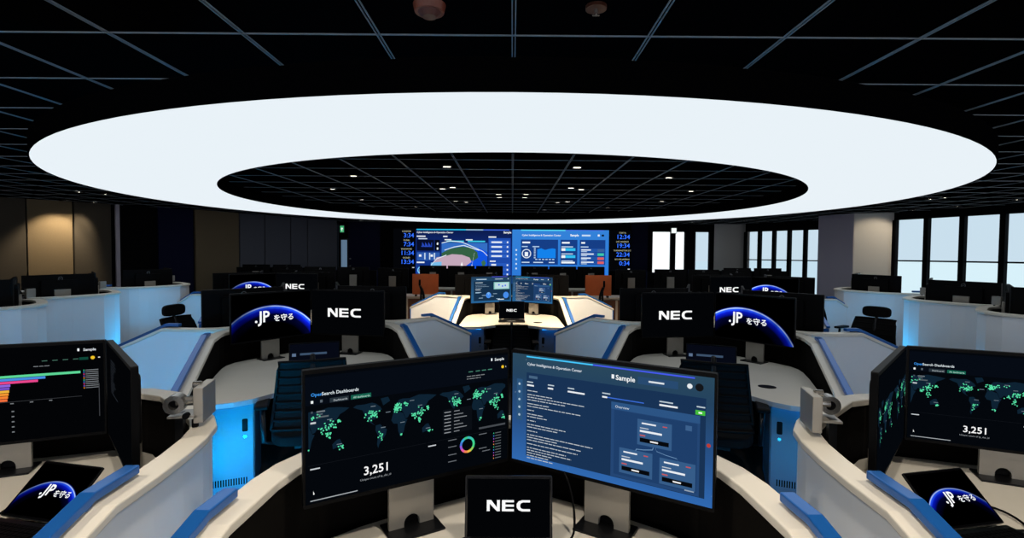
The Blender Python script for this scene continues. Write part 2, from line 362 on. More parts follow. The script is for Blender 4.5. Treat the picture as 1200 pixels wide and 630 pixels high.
def pic_case(S):
    """incident page on a blue gradient"""
    S.rect('progress_bar', (70, 200, 255), .085, .012, .45, .024, 3).rect('progress_bar', (70, 90, 240), .45, .012, .92, .024, 3)
    S.text('Cyber Intelligence & Operation Center', (225, 235, 245), .09, .095, .034, bold=.008)
    S.text('Sample', (245, 248, 250), .565, .115, .058, 'L', .016).rect('icon', (235, 240, 245), .545, .075, .558, .11, 4)
    S.rect('search_box', (40, 74, 112), .67, .065, .85, .125, 2).line('text_line', (220, 228, 235), .72, .095, .07, hh=.014)
    S.mb('icon', (230, 236, 240)).cyl((S.X(.90), S.y - .003, S.Z(.085)), (0, -1, 0), .008, .0004, 12)
    S.mb('avatar_dot', (20, 22, 26)).cyl((S.X(.94), S.y - .003, S.Z(.085)), (0, -1, 0), .012, .0004, 14)
    S.rect('side_menu', (44, 84, 124), .028, .235, .062, .62, 2)
    for k in range(5): S.mb('icon', (170, 195, 215)).cyl((S.X(.045), S.y - .003, S.Z(.28 + .072 * k)), (0, -1, 0), .0045, .0004, 10)
    S.rect('page_panel', (24, 50, 84), .085, .165, .968, .94, 1)
    S.rect('chip', (70, 100, 130), .10, .19, .15, .215, 3)
    for k, u in enumerate((.09, .21, .32)): S.line('text_line', (190, 205, 215), u, .25, .035, hh=.01).line('text_line', (235, 240, 245), u, .28, (.04, .03, .09)[k], hh=.014)
    S.line('text_line', (190, 205, 215), .50, .245, .04, hh=.01).rect('gauge', (60, 110, 220), .50, .272, .70, .28, 3).line('text_line', (235, 240, 245), .5, .276, .025, 5, .014)
    S.line('text_line', (190, 205, 215), .77, .24, .06, hh=.01).line('text_line', (235, 240, 245), .77, .268, .08, hh=.014)
    S.line('text_line', (190, 205, 215), .93, .235, .035, hh=.01).rect('button', (70, 190, 60), .925, .262, .965, .298, 3).line('text_line', (245, 255, 245), .938, .28, .015, 5, .012)
    v = .33
    for (n, wd) in ((1, .06), (3, .36), (2, .3), (1, .05), (2, .26), (1, .06), (2, .28), (1, .07), (3, .4), (1, .3), (5, .32)):
        S.para((215, 225, 232), .092, v, n, wd, .024, .009, int(v * 1000)); v += n * .024 + .012
    S.rect('flow_panel', (36, 70, 116), .545, .305, .945, .935, 2).rect('flow_panel', (44, 84, 132), .545, .305, .945, .365, 3).rect('flow_panel', (30, 62, 106), .56, .37, .935, .91, 3)
    S.text('Overview', (220, 230, 238), .565, .35, .03)
    S.rect('button', (60, 96, 140), .885, .395, .912, .435, 4).rect('button', (150, 165, 180), .885, .88, .925, .91, 4)
    for (u, v) in ((.672, .41), (.588, .675), (.775, .69)):
        S.rect('flow_card', (54, 92, 136), u, v, u + .155, v + .21, 5).rect('flow_bar', (6, 8, 12), u + .012, v + .15, u + .143, v + .185, 6)
        S.line('text_line', (235, 240, 245), u + .02, v + .03, .065, 6, .012).line('text_line', (205, 80, 80), u + .115, v + .03, .02, 6, .008).line('text_line', (190, 200, 210), u + .012, v + .07, .04, 6, .008).line('text_line', (235, 240, 245), u + .012, v + .095, .1, 6, .016).line('text_line', (200, 90, 90), u + .012, v + .13, .025, 6, .01).line('text_line', (240, 240, 240), u + .06, v + .168, .035, 7, .012)
    for pts in ([(.745, .62), (.742, .64), (.70, .655), (.668, .66), (.664, .675)], [(.755, .62), (.76, .645), (.80, .66), (.85, .67), (.856, .69)]):
        for a, b in zip(pts, pts[1:]): S.poly('flow_line', (110, 150, 190), [(a[0], a[1]), (b[0], b[1]), (b[0] + .002, b[1] + .005), (a[0] + .002, a[1] + .005)], 5)
    S.mb('icon', (190, 60, 50)).cyl((S.X(.982), S.y - .003, S.Z(.52)), (0, -1, 0), .006, .0004, 10)
def pic_overview(S):
    S.line('text_line', (190, 215, 235), .12, .1, .25, hh=.03).rect('progress_bar', (90, 90, 230), .5, .0, .9, .02, 3)
    S.line('text_line', (200, 220, 235), .58, .1, .2, hh=.02).line('text_line', (200, 220, 235), .9, .1, .03, hh=.03)
    S.rect('panel', (22, 48, 74), .06, .17, .96, .93, 1)
    S.line('text_line', (210, 225, 235), .1, .23, .18, hh=.02).para((150, 180, 205), .1, .32, 3, .35, .06, .02, 5)
    S.rect('map_panel', (140, 200, 195), .55, .22, .95, .5, 3).rect('map_panel', (190, 220, 225), .58, .25, .92, .47, 4)
    for (u, v) in ((.68, .33), (.77, .38), (.84, .36)): S.mb('map_dot', (80, 110, 230)).cyl((S.X(u), S.y - .004, S.Z(v)), (0, -1, 0), .014, .0004, 10)
    S.line('text_line', (220, 230, 240), .1, .5, .12, hh=.02).line('text_line', (170, 200, 225), .1, .6, .14, hh=.02)
    S.mb('pie_chart', (70, 140, 235)).cyl((S.X(.42), S.y - .003, S.Z(.72)), (0, -1, 0), .045, .0004, 20)
    S.mb('pie_chart', (120, 180, 245)).ring(S.X(.42), S.Z(.72), .0, .045, S.y - .004, S.y - .0038, 8, 60, 130)
    S.mb('pie_chart', (70, 140, 235)).cyl((S.X(.86), S.y - .003, S.Z(.74)), (0, -1, 0), .05, .0004, 20)
    for k in range(6): S.line('text_line', (160, 190, 215), .1 + .35 * (k % 2) + .08 * (k % 3), .62 + .05 * k, .1, hh=.018)
    S.line('text_line', (225, 235, 240), .65, .9, .16, 5, .03)
def pic_jp(S, size=.17, u=.30, v=.62):
    S.text('.', (250, 252, 255), u - .035, v, size * 2.0, bold=.02).text('JP', (250, 252, 255), u + .02, v, size * 2.0, bold=.022, sx=.9).text('を守る', (250, 252, 255), u + .20, v, size * .95, bold=.014)
def pic_nec(S, wd=.46, u=.5, v=.52): put_nec(S.mb('logo', (252, 252, 252)), S.X(u), S.Z(v), wd * S.w, S.y - .003); return S
def pic_lock(S):
    S.rect('window_bar', (60, 80, 105), .2, .3, .75, .37, 2).rect('window_bar', (90, 110, 140), .04, .3, .12, .4, 2)
    S.line('text_line', (70, 90, 120), .42, .62, .3, hh=.03)
    for u in (.3, .6): S.mb('icon', (30, 60, 190)).cyl((S.X(u), S.y - .003, S.Z(.74)), (0, -1, 0), .012, .0004, 12)

BG_BLACK = em((3, 4, 6)); BG_DASH = em((4, 7, 12))
BG_CASE = em_gradient('case_page_blue', 2, .19, .58, [(0, (48, 104, 176)), (.35, (40, 82, 138)), (.8, (36, 66, 94)), (1, (42, 72, 92))], 70)
BG_OVER = em_gradient('overview_page_blue', 2, .19, .58, [(0, (40, 100, 150)), (1, (34, 64, 92))])
MW, MH = .714, .42            # monitor
SW, SH, SZ = .700, .394, .188  # visible picture and its bottom height above the desk
EARTH_L = em_earth('planet_limb_right_bright', -.02, SZ - .22, .50, -.3, .3)
EARTH_R = em_earth('planet_limb_left_bright', -.10, SZ - .22, .50, .45, -.35)

# ---------------------------------------------------------------- room shell
CZ = 2.70
floor = struct(MB().box(0, 7, -.05, 24, 26, .1).build('floor', CARPET))
ceil_m = bpy.data.objects.new('ceiling', None); col.objects.link(ceil_m); struct(ceil_m)
MB().box(0, 7, CZ + .06, 24, 26, .08).build('ceiling_slab', TILE, ceil_m)
GS = .655; G0 = 2.47
RC, RO, RI, RZ = (0, 8.86), 6.13, 4.46, 2.518
tile_me = None; cand = []
for i in range(-18, 18):
    for j in range(-4, 24):
        x = (i + .5) * GS; y = G0 + (j + .5) * GS
        vis = y > 1.0 and abs(x) < y * 1.05 + .7
        d = math.hypot(x, y - 8.86)
        if RI + .9 < d < RO - .3: vis = False
        cand.append((0 if vis else 1, x * x + y * y, x, y))
cand.sort()
tb = MB().box(0, 0, 0, GS - .022, GS - .022, .02)
rest = MB()
for n, (k, d, x, y) in enumerate(cand):
    if n < 300:
        if tile_me is None:
            o = tb.build('ceiling_tile', TILE, ceil_m); tile_me = o.data
        else:
            o = bpy.data.objects.new('ceiling_tile', tile_me); col.objects.link(o); o.parent = ceil_m
        o.location = (x, y, CZ + .012)
    else: rest.box(x, y, CZ + .012, GS - .022, GS - .022, .02)
o = rest.build('ceiling_tile_field', TILE, ceil_m); o['kind'] = 'stuff'
for i in range(-18, 19):
    b = MB()
    for dx in (-.0075, .0075): b.box(i * GS + dx, 7, CZ - .001, .0055, 25, .006)
    b.build('ceiling_bar', TBAR, ceil_m)
for j in range(-4, 25): MB().box(0, G0 + j * GS, CZ - .001, 24, .009, .005).build('ceiling_cross_bar', TBAR, ceil_m)

def wall(name, pts, m, z0=0, z1=CZ + .1, th=.12, side=1):
    p = [(a[0], a[1], 0) for a in pts]
    b = MB(); b.sweep(p, *((0, th) if side > 0 else (-th, 0)), lambda h: z0, lambda h: z1)
    return struct(b.build(name, m))
TAN = mat('tan_wall_cloth', (112, 98, 74), 0.9, noise=.12, nscale=60, bump=.4)
TAN2 = mat('dark_tan_wall_cloth', (66, 60, 50), 0.9, noise=.12, nscale=60, bump=.4)
GREYW = mat('grey_wall_cloth', (92, 94, 102), 0.9, noise=.08, nscale=60, bump=.4)
NAVY = mat('navy_wall_paint', (14, 18, 48), 0.7, spec=.1)
DARKW = mat('black_wall_paint', (8, 8, 10), 0.8, spec=.05)
LIGHTW = mat('pale_wall_paint', (206, 206, 204), 0.6)
MAUVE = mat('mauve_grey_paint', (184, 178, 192), 0.6)
# left side: tall cloth panels set side by side along two straight runs (path runs away from the camera, room on the right)
def lwall(name, a, b, m, proud=0.0, parent=None):
    d = Vector((b[0] - a[0], b[1] - a[1])).normalized(); nx, ny = d.y * proud, -d.x * proud
    bb = MB().sweep([(a[0] + nx, a[1] + ny, 0), (b[0] + nx, b[1] + ny, 0)], 0, .1 + proud, lambda h: .0, lambda h: CZ)
    return bevel(bb.build(name, m, parent), .008)
wl = wall('wall_left', [(-10.5, 3.0), (-10.5, 10.25), (-8.25, 13.0), (-6.05, 17.4)], DARKW)
wp = [((-10.45, 4), (-10.45, 10.15), TAN2), ((-10.42, 10.22), (-10.17, 10.54), TAN2), ((-10.15, 10.55), (-9.70, 11.12), TAN), ((-9.68, 11.14), (-9.28, 11.66), TAN2),
      ((-9.22, 11.72), (-9.17, 11.78), MAUVE), ((-8.70, 12.38), (-8.22, 12.98), NAVY), ((-8.19, 13.02), (-7.65, 14.08), TAN),
      ((-7.63, 14.11), (-7.29, 14.79), GREYW), ((-7.27, 14.82), (-6.88, 15.58), GREYW), ((-6.86, 15.61), (-6.59, 16.15), GREYW), ((-6.57, 16.18), (-6.02, 17.25), GREYW)]
for a, b, m in wp: lwall('wall_panel', a, b, m, .03, wl)
wb = wall('wall_back', [(-6.05, 17.6), (4.75, 17.6)], DARKW)
wall('wall_back_right', [(7.05, 17.6), (8.25, 17.6)], LIGHTW)
for (a, b) in (((4.75, 17.6), (4.9, 17.6)), ((5.55, 17.6), (5.7, 17.6)), ((6.05, 17.6), (6.4, 17.6)), ((6.9, 17.6), (7.05, 17.6))): wall('wall_back_pier', [a, b], DARKW)
for k, (a, b) in enumerate(((-5.7, -4.6), (4.15, 4.72))): MB().box((a + b) / 2, 17.57, 1.35, b - a, .05, 2.66).build('wall_panel', NAVY, wb)
for k in range(9): MB().box(-4.55 + .06 * k, 17.56, 1.35, .03, .05, 2.6).build('wall_slat', DARKW, wb)
wall('wall_right_front', [(10.5, 9.0), (10.5, 5.5)], DARKW)
wall('wall_right_return', [(8.25, 17.6), (8.02, 17.3)], LIGHTW)
wall('wall_right_niche', [(9.35, 15.2), (8.95, 13.2)], DARKW)
pier = MB().prism([(8.28, 13.62), (8.58, 12.66), (9.42, 12.42), (9.7, 13.5)], 0, CZ).build('wall_pier', LIGHTW); struct(pier)
MB().prism([(8.262, 13.62), (8.562, 12.66), (8.575, 12.67), (8.285, 13.63)], 0, CZ).build('wall_panel', MAUVE, pier)
BLIND = em((216, 241, 250), 1.0); BLIND2 = em((202, 230, 245), .95); WBRIGHT = em((245, 252, 255), 1.15); FILL_PANE = em((244, 247, 255), 2.2); BLINDTOP = em((204, 226, 240), .97)
def window(n, a, b, npan, z0, z1, label, head=.16, pane=BLIND, bar=True, mull=.10):
    """row of tall panes with dark mullions; the room lies to the right of a to b"""
    t = bpy.data.objects.new('window_%d' % n, None); col.objects.link(t); struct(t); t['label'] = label
    A, B = Vector((a[0], a[1], 0)), Vector((b[0], b[1], 0)); L = (B - A).length; d = (B - A) / L; yaw = math.atan2(d.y, d.x)
    t.location = A; t.rotation_euler = (0, 0, yaw)
    MB().box(L / 2, .06, (z1 + CZ) / 2 + .05, L, .2, CZ - z1 + .1).build('window_head', DARKW, t)
    if z0 > .02: MB().box(L / 2, .06, z0 / 2, L, .2, z0).build('window_apron', DARKW, t)
    st = L / npan
    for k in range(npan + 1): MB().box(k * st, .02, (z0 + z1) / 2, mull, .14, z1 - z0).build('mullion', DARKW, t)
    zm = z0 + (z1 - z0) * .52
    for k in range(npan):
        x0, x1 = k * st + mull / 2, (k + 1) * st - mull / 2
        MB().box((x0 + x1) / 2, .07, (zm + z1) / 2, x1 - x0, .01, z1 - zm).build('pane', BLINDTOP if pane in (BLIND, BLIND2) else pane, t)
        MB().box((x0 + x1) / 2, .07, (z0 + zm) / 2, x1 - x0, .01, zm - z0).build('pane', pane, t)
        if bar: MB().box((x0 + x1) / 2, .04, zm, x1 - x0, .04, .035).build('transom', DARKW, t)
    return t
window(1, (9.42, 12.42), (10.55, 9.0), 5, .45, 2.52, 'tall white-blind windows with black mullions at the right edge of the room', pane=BLIND)
window(2, (8.02, 17.3), (9.35, 15.2), 5, .45, 2.42, 'row of narrow white-blind windows beyond the mauve pier', pane=BLIND2)
window(3, (4.9, 17.66), (5.55, 17.66), 1, .3, 2.42, 'bright white window pane just right of the far clock panel', pane=WBRIGHT, bar=False, mull=.02)
window(4, (5.7, 17.66), (6.05, 17.66), 1, .3, 2.42, 'slim bright white window pane in the far wall', pane=WBRIGHT, bar=False, mull=.02)
window(5, (6.4, 17.66), (6.9, 17.66), 1, .3, 2.42, 'pale blue window pane beside the pale far wall', pane=BLIND2, bar=False, mull=.02)
window(6, (10.5, -4.5), (-10.5, -4.5), 18, .45, 2.52, 'added unseen window band behind the viewer, fill light for the front panels', pane=FILL_PANE, bar=True)  # bands behind and beside the viewer are added, unseen, to brighten front panels
window(7, (10.5, 5.5), (10.5, -4.5), 9, .45, 2.52, 'added unseen window band along the right wall beside the viewer, fill light', pane=FILL_PANE)
window(8, (-10.5, -4.5), (-10.5, 3.0), 7, .45, 2.52, 'added unseen window band along the left wall beside the viewer, fill light', pane=FILL_PANE)
door = bpy.data.objects.new('door_1', None); col.objects.link(door); struct(door); door.location = (-5.85, 17.55, 0)
MB().box(0, 0, 1.05, .3, .06, 2.1).build('door_frame', DARKM, door); MB().box(.01, -.04, 1.2, .2, .02, 1.7).build('door_glass', em((120, 150, 180), .55), door)
for z in (.9, 1.15, 1.4): MB().box(.22, -.05, z, .05, .03, .05).build('wall_switch', GREY, door)

# ---------------------------------------------------------------- ceiling ring light
ringt = thing('ceiling_ring_light', 'huge glowing white ring light with black rim hanging under the dark ceiling', 'ceiling light', (RC[0], RC[1], RZ))
n = 160
def annulus(r0, r1, z0, z1, up=False):
    v = []; f = []
    for k in range(n):
        a = 2 * math.pi * k / n; c, s = math.cos(a), math.sin(a)
        v += [(r0 * c, r0 * s, z0), (r1 * c, r1 * s, z0), (r1 * c, r1 * s, z1), (r0 * c, r0 * s, z1)]
    for k in range(n):
        a, b = 4 * k, 4 * ((k + 1) % n)
        for j in range(4): f.append((a + j, b + j, b + (j + 1) % 4, a + (j + 1) % 4))
    return MB().add(v, f)
RINGM = em((233, 242, 248), 1.0)
annulus(RI + .012, RO - .012, 0, .02).build('diffuser', RINGM, ringt)
annulus(RO - .012, RO, -.004, CZ - RZ - .005).build('outer_rim', TILE, ringt)
annulus(RI, RI + .012, -.004, CZ - RZ - .005).build('inner_rim', TILE, ringt)

# ceiling downlights
LAMP = em((255, 244, 226), 6.0)
DL = [(-0.8, 6.15), (0.78, 6.14), (-1.15, 8.29), (-0.96, 8.1), (0.93, 8.06), (1.12, 8.25), (-0.25, 9.01), (-0.25, 9.52), (0.24, 8.98), (0.23, 9.51), (-1.15, 10.25), (-0.96, 10.46), (0.92, 10.4), (1.11, 10.23), (-0.82, 12.37), (0.78, 12.33), (-2.2, 11.55), (2.17, 11.52), (-2.19, 6.96), (-3.0, 8.43), (-3.01, 10.1), (2.13, 6.9), (2.95, 8.36), (2.95, 9.99)]
DO = [(-7.84, 9.14), (-7.62, 9.46), (-9.35, 10.6), (-9.2, 11.1), (7.66, 9.27), (7.69, 8.99), (9.1, 11.5), (9.31, 10.57), (9.22, 9.24), (7.2, 15.6), (7.46, 15.48), (8.0, 15.9), (7.9, 16.3), (6.03, 16.9), (6.28, 16.66), (-5.05, 16.9), (-4.75, 17.0)]
DFILL = [(-.65, .85), (.65, .85), (-2.3, .95), (2.3, .95)]      # added row out of view, brightens the front desks and panels
dl0 = None
ORD = ['nearest', 'second nearest', 'third nearest', 'fourth nearest', 'fifth nearest', 'sixth nearest', 'seventh nearest', 'eighth nearest', 'ninth nearest', 'tenth nearest', 'eleventh nearest', 'farthest']
for grp, pts in (('inside the ring', DL), ('outside the ring', DO), ('added unseen above the front desks', DFILL)):
    for sd, side in ((-1, 'left'), (1, 'right')):
        for k, (x, y) in enumerate(sorted([p for p in pts if p[0] * sd > 0], key=lambda p: p[1] + .001 * abs(p[0]))):
            lb = 'bright downlight %s, %s on the %s of the centre line' % (grp, ORD[k], side)
            if dl0 is None:
                t = dl0 = thing('downlight', lb, 'downlight', (x, y, CZ - .012), 0, 'downlights ' + grp)
                b = MB(); [b.box(sx * .052, sy * .052, 0, .012 if sx else .116, .012 if sy else .116, .014) for sx, sy in ((1, 0), (-1, 0), (0, 1), (0, -1))]
                b.build('trim_ring', BLACK, dl0); MB().box(0, 0, .003, .09, .09, .004).build('lens', LAMP, dl0)
            else:
                t = copy_tree(dl0); t.location = (x, y, CZ - .012); tag(t, lb, 'downlight', 'downlights ' + grp)
def spot(name, loc, target, power, ang, colr=(1, .86, .66), blend=.6):
    l = bpy.data.lights.new(name, 'SPOT'); l.energy = power; l.spot_size = R(ang); l.spot_blend = blend; l.color = colr; l.shadow_soft_size = .05
    o = bpy.data.objects.new(name, l); col.objects.link(o); o.location = loc
    o.rotation_euler = (Vector(target) - Vector(loc)).to_track_quat('-Z', 'Y').to_euler(); return o
WARM = (1, .80, .55)
spot('downlight_beam', (-9.35, 10.6, 2.66), (-9.95, 10.86, 1.6), 110, 75, WARM)
spot('downlight_beam', (-9.2, 11.1, 2.66), (-9.8, 10.95, 1.6), 50, 75, WARM)
spot('downlight_beam', (9.1, 11.5, 2.66), (8.95, 12.55, 1.9), 40, 70, WARM)
for s in (-1, 1):
    spot('downlight_beam', (s * .8, 6.15, 2.66), (s * 1.2, 7.3, .7), 620, 75, WARM)
    spot('downlight_beam', (s * .95, 8.1, 2.66), (s * .3, 7.3, .7), 45, 80, WARM)
    spot('downlight_beam', (s * .25, 9.0, 2.66), (s * 1.9, 10.75, .55), 60, 40, (1, .6, .3))
    spot('downlight_beam', (s * 1.15, 10.25, 2.66), (s * 1.9, 10.72, .8), 30, 40, (1, .55, .25))
    spot('downlight_beam', (s * 2.19, 6.95, 2.66), (s * 3.4, 7.6, .8), 15, 90, (1, .9, .8))

for (x, y) in DFILL: spot('downlight_beam', (x, y, 2.66), (x * 1.02, y + .25, 0), 88, 112, (1, .90, .76))  # beams of the added front row, fill light for the front panels

# ceiling fittings at the top edge of the picture
t = thing('smoke_detector', 'reddish brown round detector on ceiling near the top edge, left of centre', 'smoke detector', (-.36, 2.18, CZ))
MB().cyl((0, 0, -.03), (0, 0, 1), .062, .032, 24, .07).build('base', mat('brown_plastic', (110, 52, 34), .4), t)
MB().cyl((0, 0, -.05), (0, 0, 1), .03, .02, 20, .05).build('sensor_cap', mat('brown_plastic_dark', (80, 36, 24), .4), t)
t = thing('sprinkler', 'small brown ceiling sprinkler near the top edge, right of centre', 'sprinkler', (.35, 2.18, CZ))
MB().cyl((0, 0, -.012), (0, 0, 1), .045, .014, 24).build('escutcheon', mat('bronze', (84, 48, 36), .35, .6), t)
MB().cyl((0, 0, -.035), (0, 0, 1), .008, .025, 10).box(0, 0, -.037, .03, .008, .004).build('head', STEEL, t)

# ---------------------------------------------------------------- far wall: video wall, clocks, signs
VW, VH, VZ = 3.34, 1.88, .57
def video(label, x, bg):
    t = thing('video_wall_screen', label, 'screen', (x, 17.44, VZ))
    MB().box(0, .06, VH / 2, VW, .1, VH).build('cabinet', BLACK, t)
    return t, Screen(VW, VH, 0, 0)
BG_V1 = em_gradient('video_page_navy', 2, 0, VH, [(0, (20, 60, 150)), (.6, (16, 44, 120)), (1, (12, 26, 74))], 3)
BG_V2 = em_gradient('video_page_blue', 2, 0, VH, [(0, (44, 120, 216)), (1, (52, 130, 216))])
t, S = video('left half of the video wall showing a world threat map', -VW / 2 - .002, BG_V1)
S.rect('progress_bar', (40, 190, 235), .01, .0, .52, .02, 3).rect('progress_bar', (150, 190, 220), .52, 0, .7, .02, 3).rect('progress_bar', (60, 100, 220), .7, 0, .97, .02, 3)
S.text('Cyber Intelligence & Operation Center', (235, 240, 250), .012, .075, .042, bold=.02).text('Sample', (245, 248, 252), .99, .07, .05, 'R', .03)
S.line('text_line', (230, 236, 245), .012, .135, .09, hh=.022).line('text_line', (200, 215, 235), .03, .18, .09, hh=.018)
S.rect('panel', (8, 14, 40), .012, .2, .19, .40, 2).rect('panel', (6, 8, 20), .2, .2, .25, .40, 2)
for k in range(14): S.rect('bar', (50, 90, 230), .06 + .008 * k, .31 - .02 * ((k * 7) % 4), .065 + .008 * k, .33, 3)
for v in (.25, .34): S.rect('icon', (240, 245, 250), .22, v, .235, v + .04, 3)
for u in (.015, .135): S.rect('panel', (44, 90, 170), u, .43, u + .115, .58, 2).line('text_line', (240, 244, 250), u + .02, .49, .025, hh=.04)
for k in range(3): S.line('text_line', (200, 220, 240), .09 + .05 * k, .5, .012, hh=.12)
S.line('text_line', (230, 236, 245), .012, .615, .08, hh=.025)
S.donut([(120, 200, 250)] * 8, .06, .76, .10, .14); S.rect('icon', (245, 250, 252), .04, .74, .08, .83, 5)
S.line('text_line', (230, 236, 245), .285, .135, .045, hh=.022)
S.poly('map_sky', (52, 110, 196), [(.27, .25), (.745, .25), (.745, 1), (.27, 1)], 2)
S.poly('map_sea', (18, 84, 226), [(.55, .420), (.66, .340), (.745, .420), (.745, 1), (.5, 1)], 3)
S.poly('map_land_green', (52, 96, 66), [(.27, .440), (.36, .360), (.48, .320), (.58, .340), (.64, .420), (.65, .520), (.6, .580), (.5, .540), (.3, .580), (.27, .540)], 4)
S.poly('map_land_pink', (196, 168, 186), [(.17, .640), (.22, .520), (.3, .500), (.38, .460), (.48, .470), (.56, .520), (.58, .600), (.5, .700), (.46, .820), (.3, .820), (.16, .740)], 5)
S.poly('map_land_green', (110, 150, 110), [(.46, .700), (.53, .680), (.55, .780), (.48, .820)], 6)
S.poly('map_land_pale', (120, 190, 235), [(.16, .620), (.27, .600), (.27, .760), (.15, .760)], 6)
S.poly('map_island', (60, 110, 80), [(.68, .600), (.71, .560), (.73, .620), (.7, .720)], 6)
for pts in ([(.27, .250), (.36, .210), (.48, .230), (.6, .320), (.7, .400), (.745, .480)], [(.3, .380), (.4, .320), (.5, .290), (.6, .350), (.66, .380)], [(.61, .420), (.6, .520), (.585, .640)], [(.16, .660), (.22, .540), (.32, .470)]):
    for a, b in zip(pts, pts[1:]): S.poly('arc_line', (225, 240, 250), [a, b, (b[0], b[1] + .014), (a[0], a[1] + .014)], 7)
for (u, v) in ((.48, .600), (.585, .640), (.55, .720), (.41, .720)): S.poly('marker', (250, 252, 252), [(u, v), (u + .016, v + .09), (u - .016, v + .09)], 8)
for u in (.3, .52): S.line('text_line', (230, 240, 245), u, .195, .07, hh=.02).rect('progress_bar', (60, 200, 230), u + .02, .21, u + .2, .235, 5)
S.rect('panel', (30, 74, 170), .755, .16, .985, .98, 2).line('text_line', (240, 244, 250), .755, .14, .08, hh=.022)
for k in range(4): S.rect('row', (44, 96, 196), .765, .2 + .085 * k, .975, .265 + .085 * k, 3).line('text_line', (230, 238, 248), .785, .235 + .085 * k, .11, 5, .03).rect('icon', (235, 242, 250), .945, .22 + .085 * k, .96, .25 + .085 * k, 5)
S.line('text_line', (240, 244, 250), .77, .585, .06, hh=.022)
for k in range(4): S.rect('row', (40, 90, 190), .765, .62 + .085 * k, .975, .685 + .085 * k, 3).line('text_line', (230, 238, 248), .785, .65 + .085 * k, .05, 5, .03).rect('icon', (235, 242, 250), .945, .64 + .085 * k, .96, .67 + .085 * k, 5)
S.finish(t, BG_V1)
t, S = video('right half of the video wall showing blue charts', VW / 2 + .002, BG_V2)
S.rect('progress_bar', (90, 215, 245), .09, 0, .55, .02, 3).rect('progress_bar', (70, 120, 230), .55, 0, .95, .02, 3)
for k in range(5): S.rect('icon', (210, 230, 248), .035, .36 + .085 * k, .05, .39 + .085 * k, 3)
S.text('Cyber Intelligence & Operation Center', (240, 246, 252), .1, .115, .045, bold=.02).text('Sample', (245, 250, 252), .6, .115, .055, 'L', .03)
S.line('text_line', (200, 222, 245), .72, .1, .09, hh=.03).rect('icon', (235, 242, 250), .885, .08, .905, .115, 3).rect('icon', (10, 16, 30), .925, .08, .95, .115, 3)
for (u0, u1) in ((.09, .475), (.5, .675), (.70, .965)): S.rect('panel', (22, 62, 134), u0, .18, u1, .64, 1).line('text_line', (240, 246, 252), u0 + .015, .235, .08 if u0 < .6 else .04, hh=.03)
S.donut([(225, 236, 248)] * 8, .148, .44, .13, .16); S.rect('icon', (235, 242, 250), .13, .41, .165, .49, 3)
S.poly('area_chart', (20, 130, 236), [(.26, .52), (.26, .36), (.3, .34), (.34, .37), (.38, .35), (.42, .34), (.45, .35), (.45, .52)], 3)
S.line('text_line', (180, 210, 240), .1, .31, .06, hh=.018).line('text_line', (180, 210, 240), .21, .31, .07, hh=.018)
for k in range(6): S.line('text_line', (190, 214, 240), .225, .34 + .035 * k, .018, hh=.018); S.line('text_line', (190, 214, 240), .24 + .035 * k, .545, .022, hh=.018)
for (u, wd) in ((.1, .08), (.22, .1), (.38, .06)): S.line('text_line', (200, 222, 245), u, .6, wd, hh=.018)
for v in (.31, .44, .57): S.line('text_line', (190, 214, 240), .51, v, .12, hh=.018)
for v in (.36, .49): S.rect('bar', (48, 190, 240), .51, v - .025, .655, v + .025, 3).rect('bar', (240, 246, 252), .51, v - .025, .55, v + .025, 4)
S.line('text_line', (240, 246, 252), .51, .6, .14, hh=.03)
S.line('text_line', (190, 214, 240), .71, .31, .08, hh=.018)
for k, c in enumerate(((60, 96, 150), (60, 200, 170), (226, 96, 96), (226, 96, 96))): S.rect('row', (34, 84, 166), .705, .34 + .075 * k, .96, .405 + .075 * k, 2).line('text_line', (230, 240, 250), .715, .365 + .075 * k, .1 + .03 * (k % 2), hh=.022).line('text_line', (190, 214, 240), .715, .395 + .075 * k, .06, hh=.014).rect('button', c, .885, .35 + .075 * k, .95, .395 + .075 * k, 4)
S.rect('panel', (20, 84, 180), .09, .68, .965, 1, 1).line('text_line', (240, 246, 252), .1, .72, .13, hh=.03).line('text_line', (200, 222, 245), .1, .77, .16, hh=.02).line('text_line', (200, 222, 245), .88, .73, .06, hh=.02)
S.line('text_line', (200, 222, 245), .7, .77, .16, hh=.02).rect('panel', (34, 110, 200), .1, .8, .28, .95, 2).line('text_line', (240, 246, 252), .12, .86, .1, hh=.03).rect('row', (60, 150, 235), .4, .8, .55, .86, 2)
S.finish(t, BG_V2)
CW, CH = .76, 1.42
def clock_panel(label, x, rows):
    t = thing('world_clock_panel', label, 'clock', (x, 17.46, 1.04))
    MB().box(0, .05, CH / 2, CW, .08, CH).build('casing', BLACK, t)
    S = Screen(CW, CH, 0, .008)
    for k, (c, tm) in enumerate(rows):
        v = .10 + .215 * k
        S.text(c, (190, 188, 160), .60, v - .015, .052, 'C', .0, sx=.95); S.text(tm, (50, 110, 255), .94, v + .115, .15, 'R', .008, sx=1.0, k=1.2)
    S.line('text_line', (200, 205, 210), .86, .95, .1, hh=.02)
    S.finish(t, em((4, 5, 8)), 'face')
clock_panel('black clock panel with blue digits left of the video wall', -3.74, [('LONDON', '3:34'), ('DUBAI', '7:34'), ('SINGAPORE', '11:34'), ('SYDNEY', '13:34')])
clock_panel('black clock panel with blue digits right of the video wall', 3.74, [('TOKYO', '12:34'), ('LOS ANGELES', '19:34'), ('WASHINGTON DC', '22:34'), ('RIO DE JANEIRO', '0:34')])
t = thing('exit_sign', 'small green lit exit sign above the glazed door', 'sign', (-5.92, 17.535, 2.33))
MB().box(0, .03, .1, .16, .06, .26).build('casing', GREY, t); S = Screen(.13, .22, -.01, -.002)
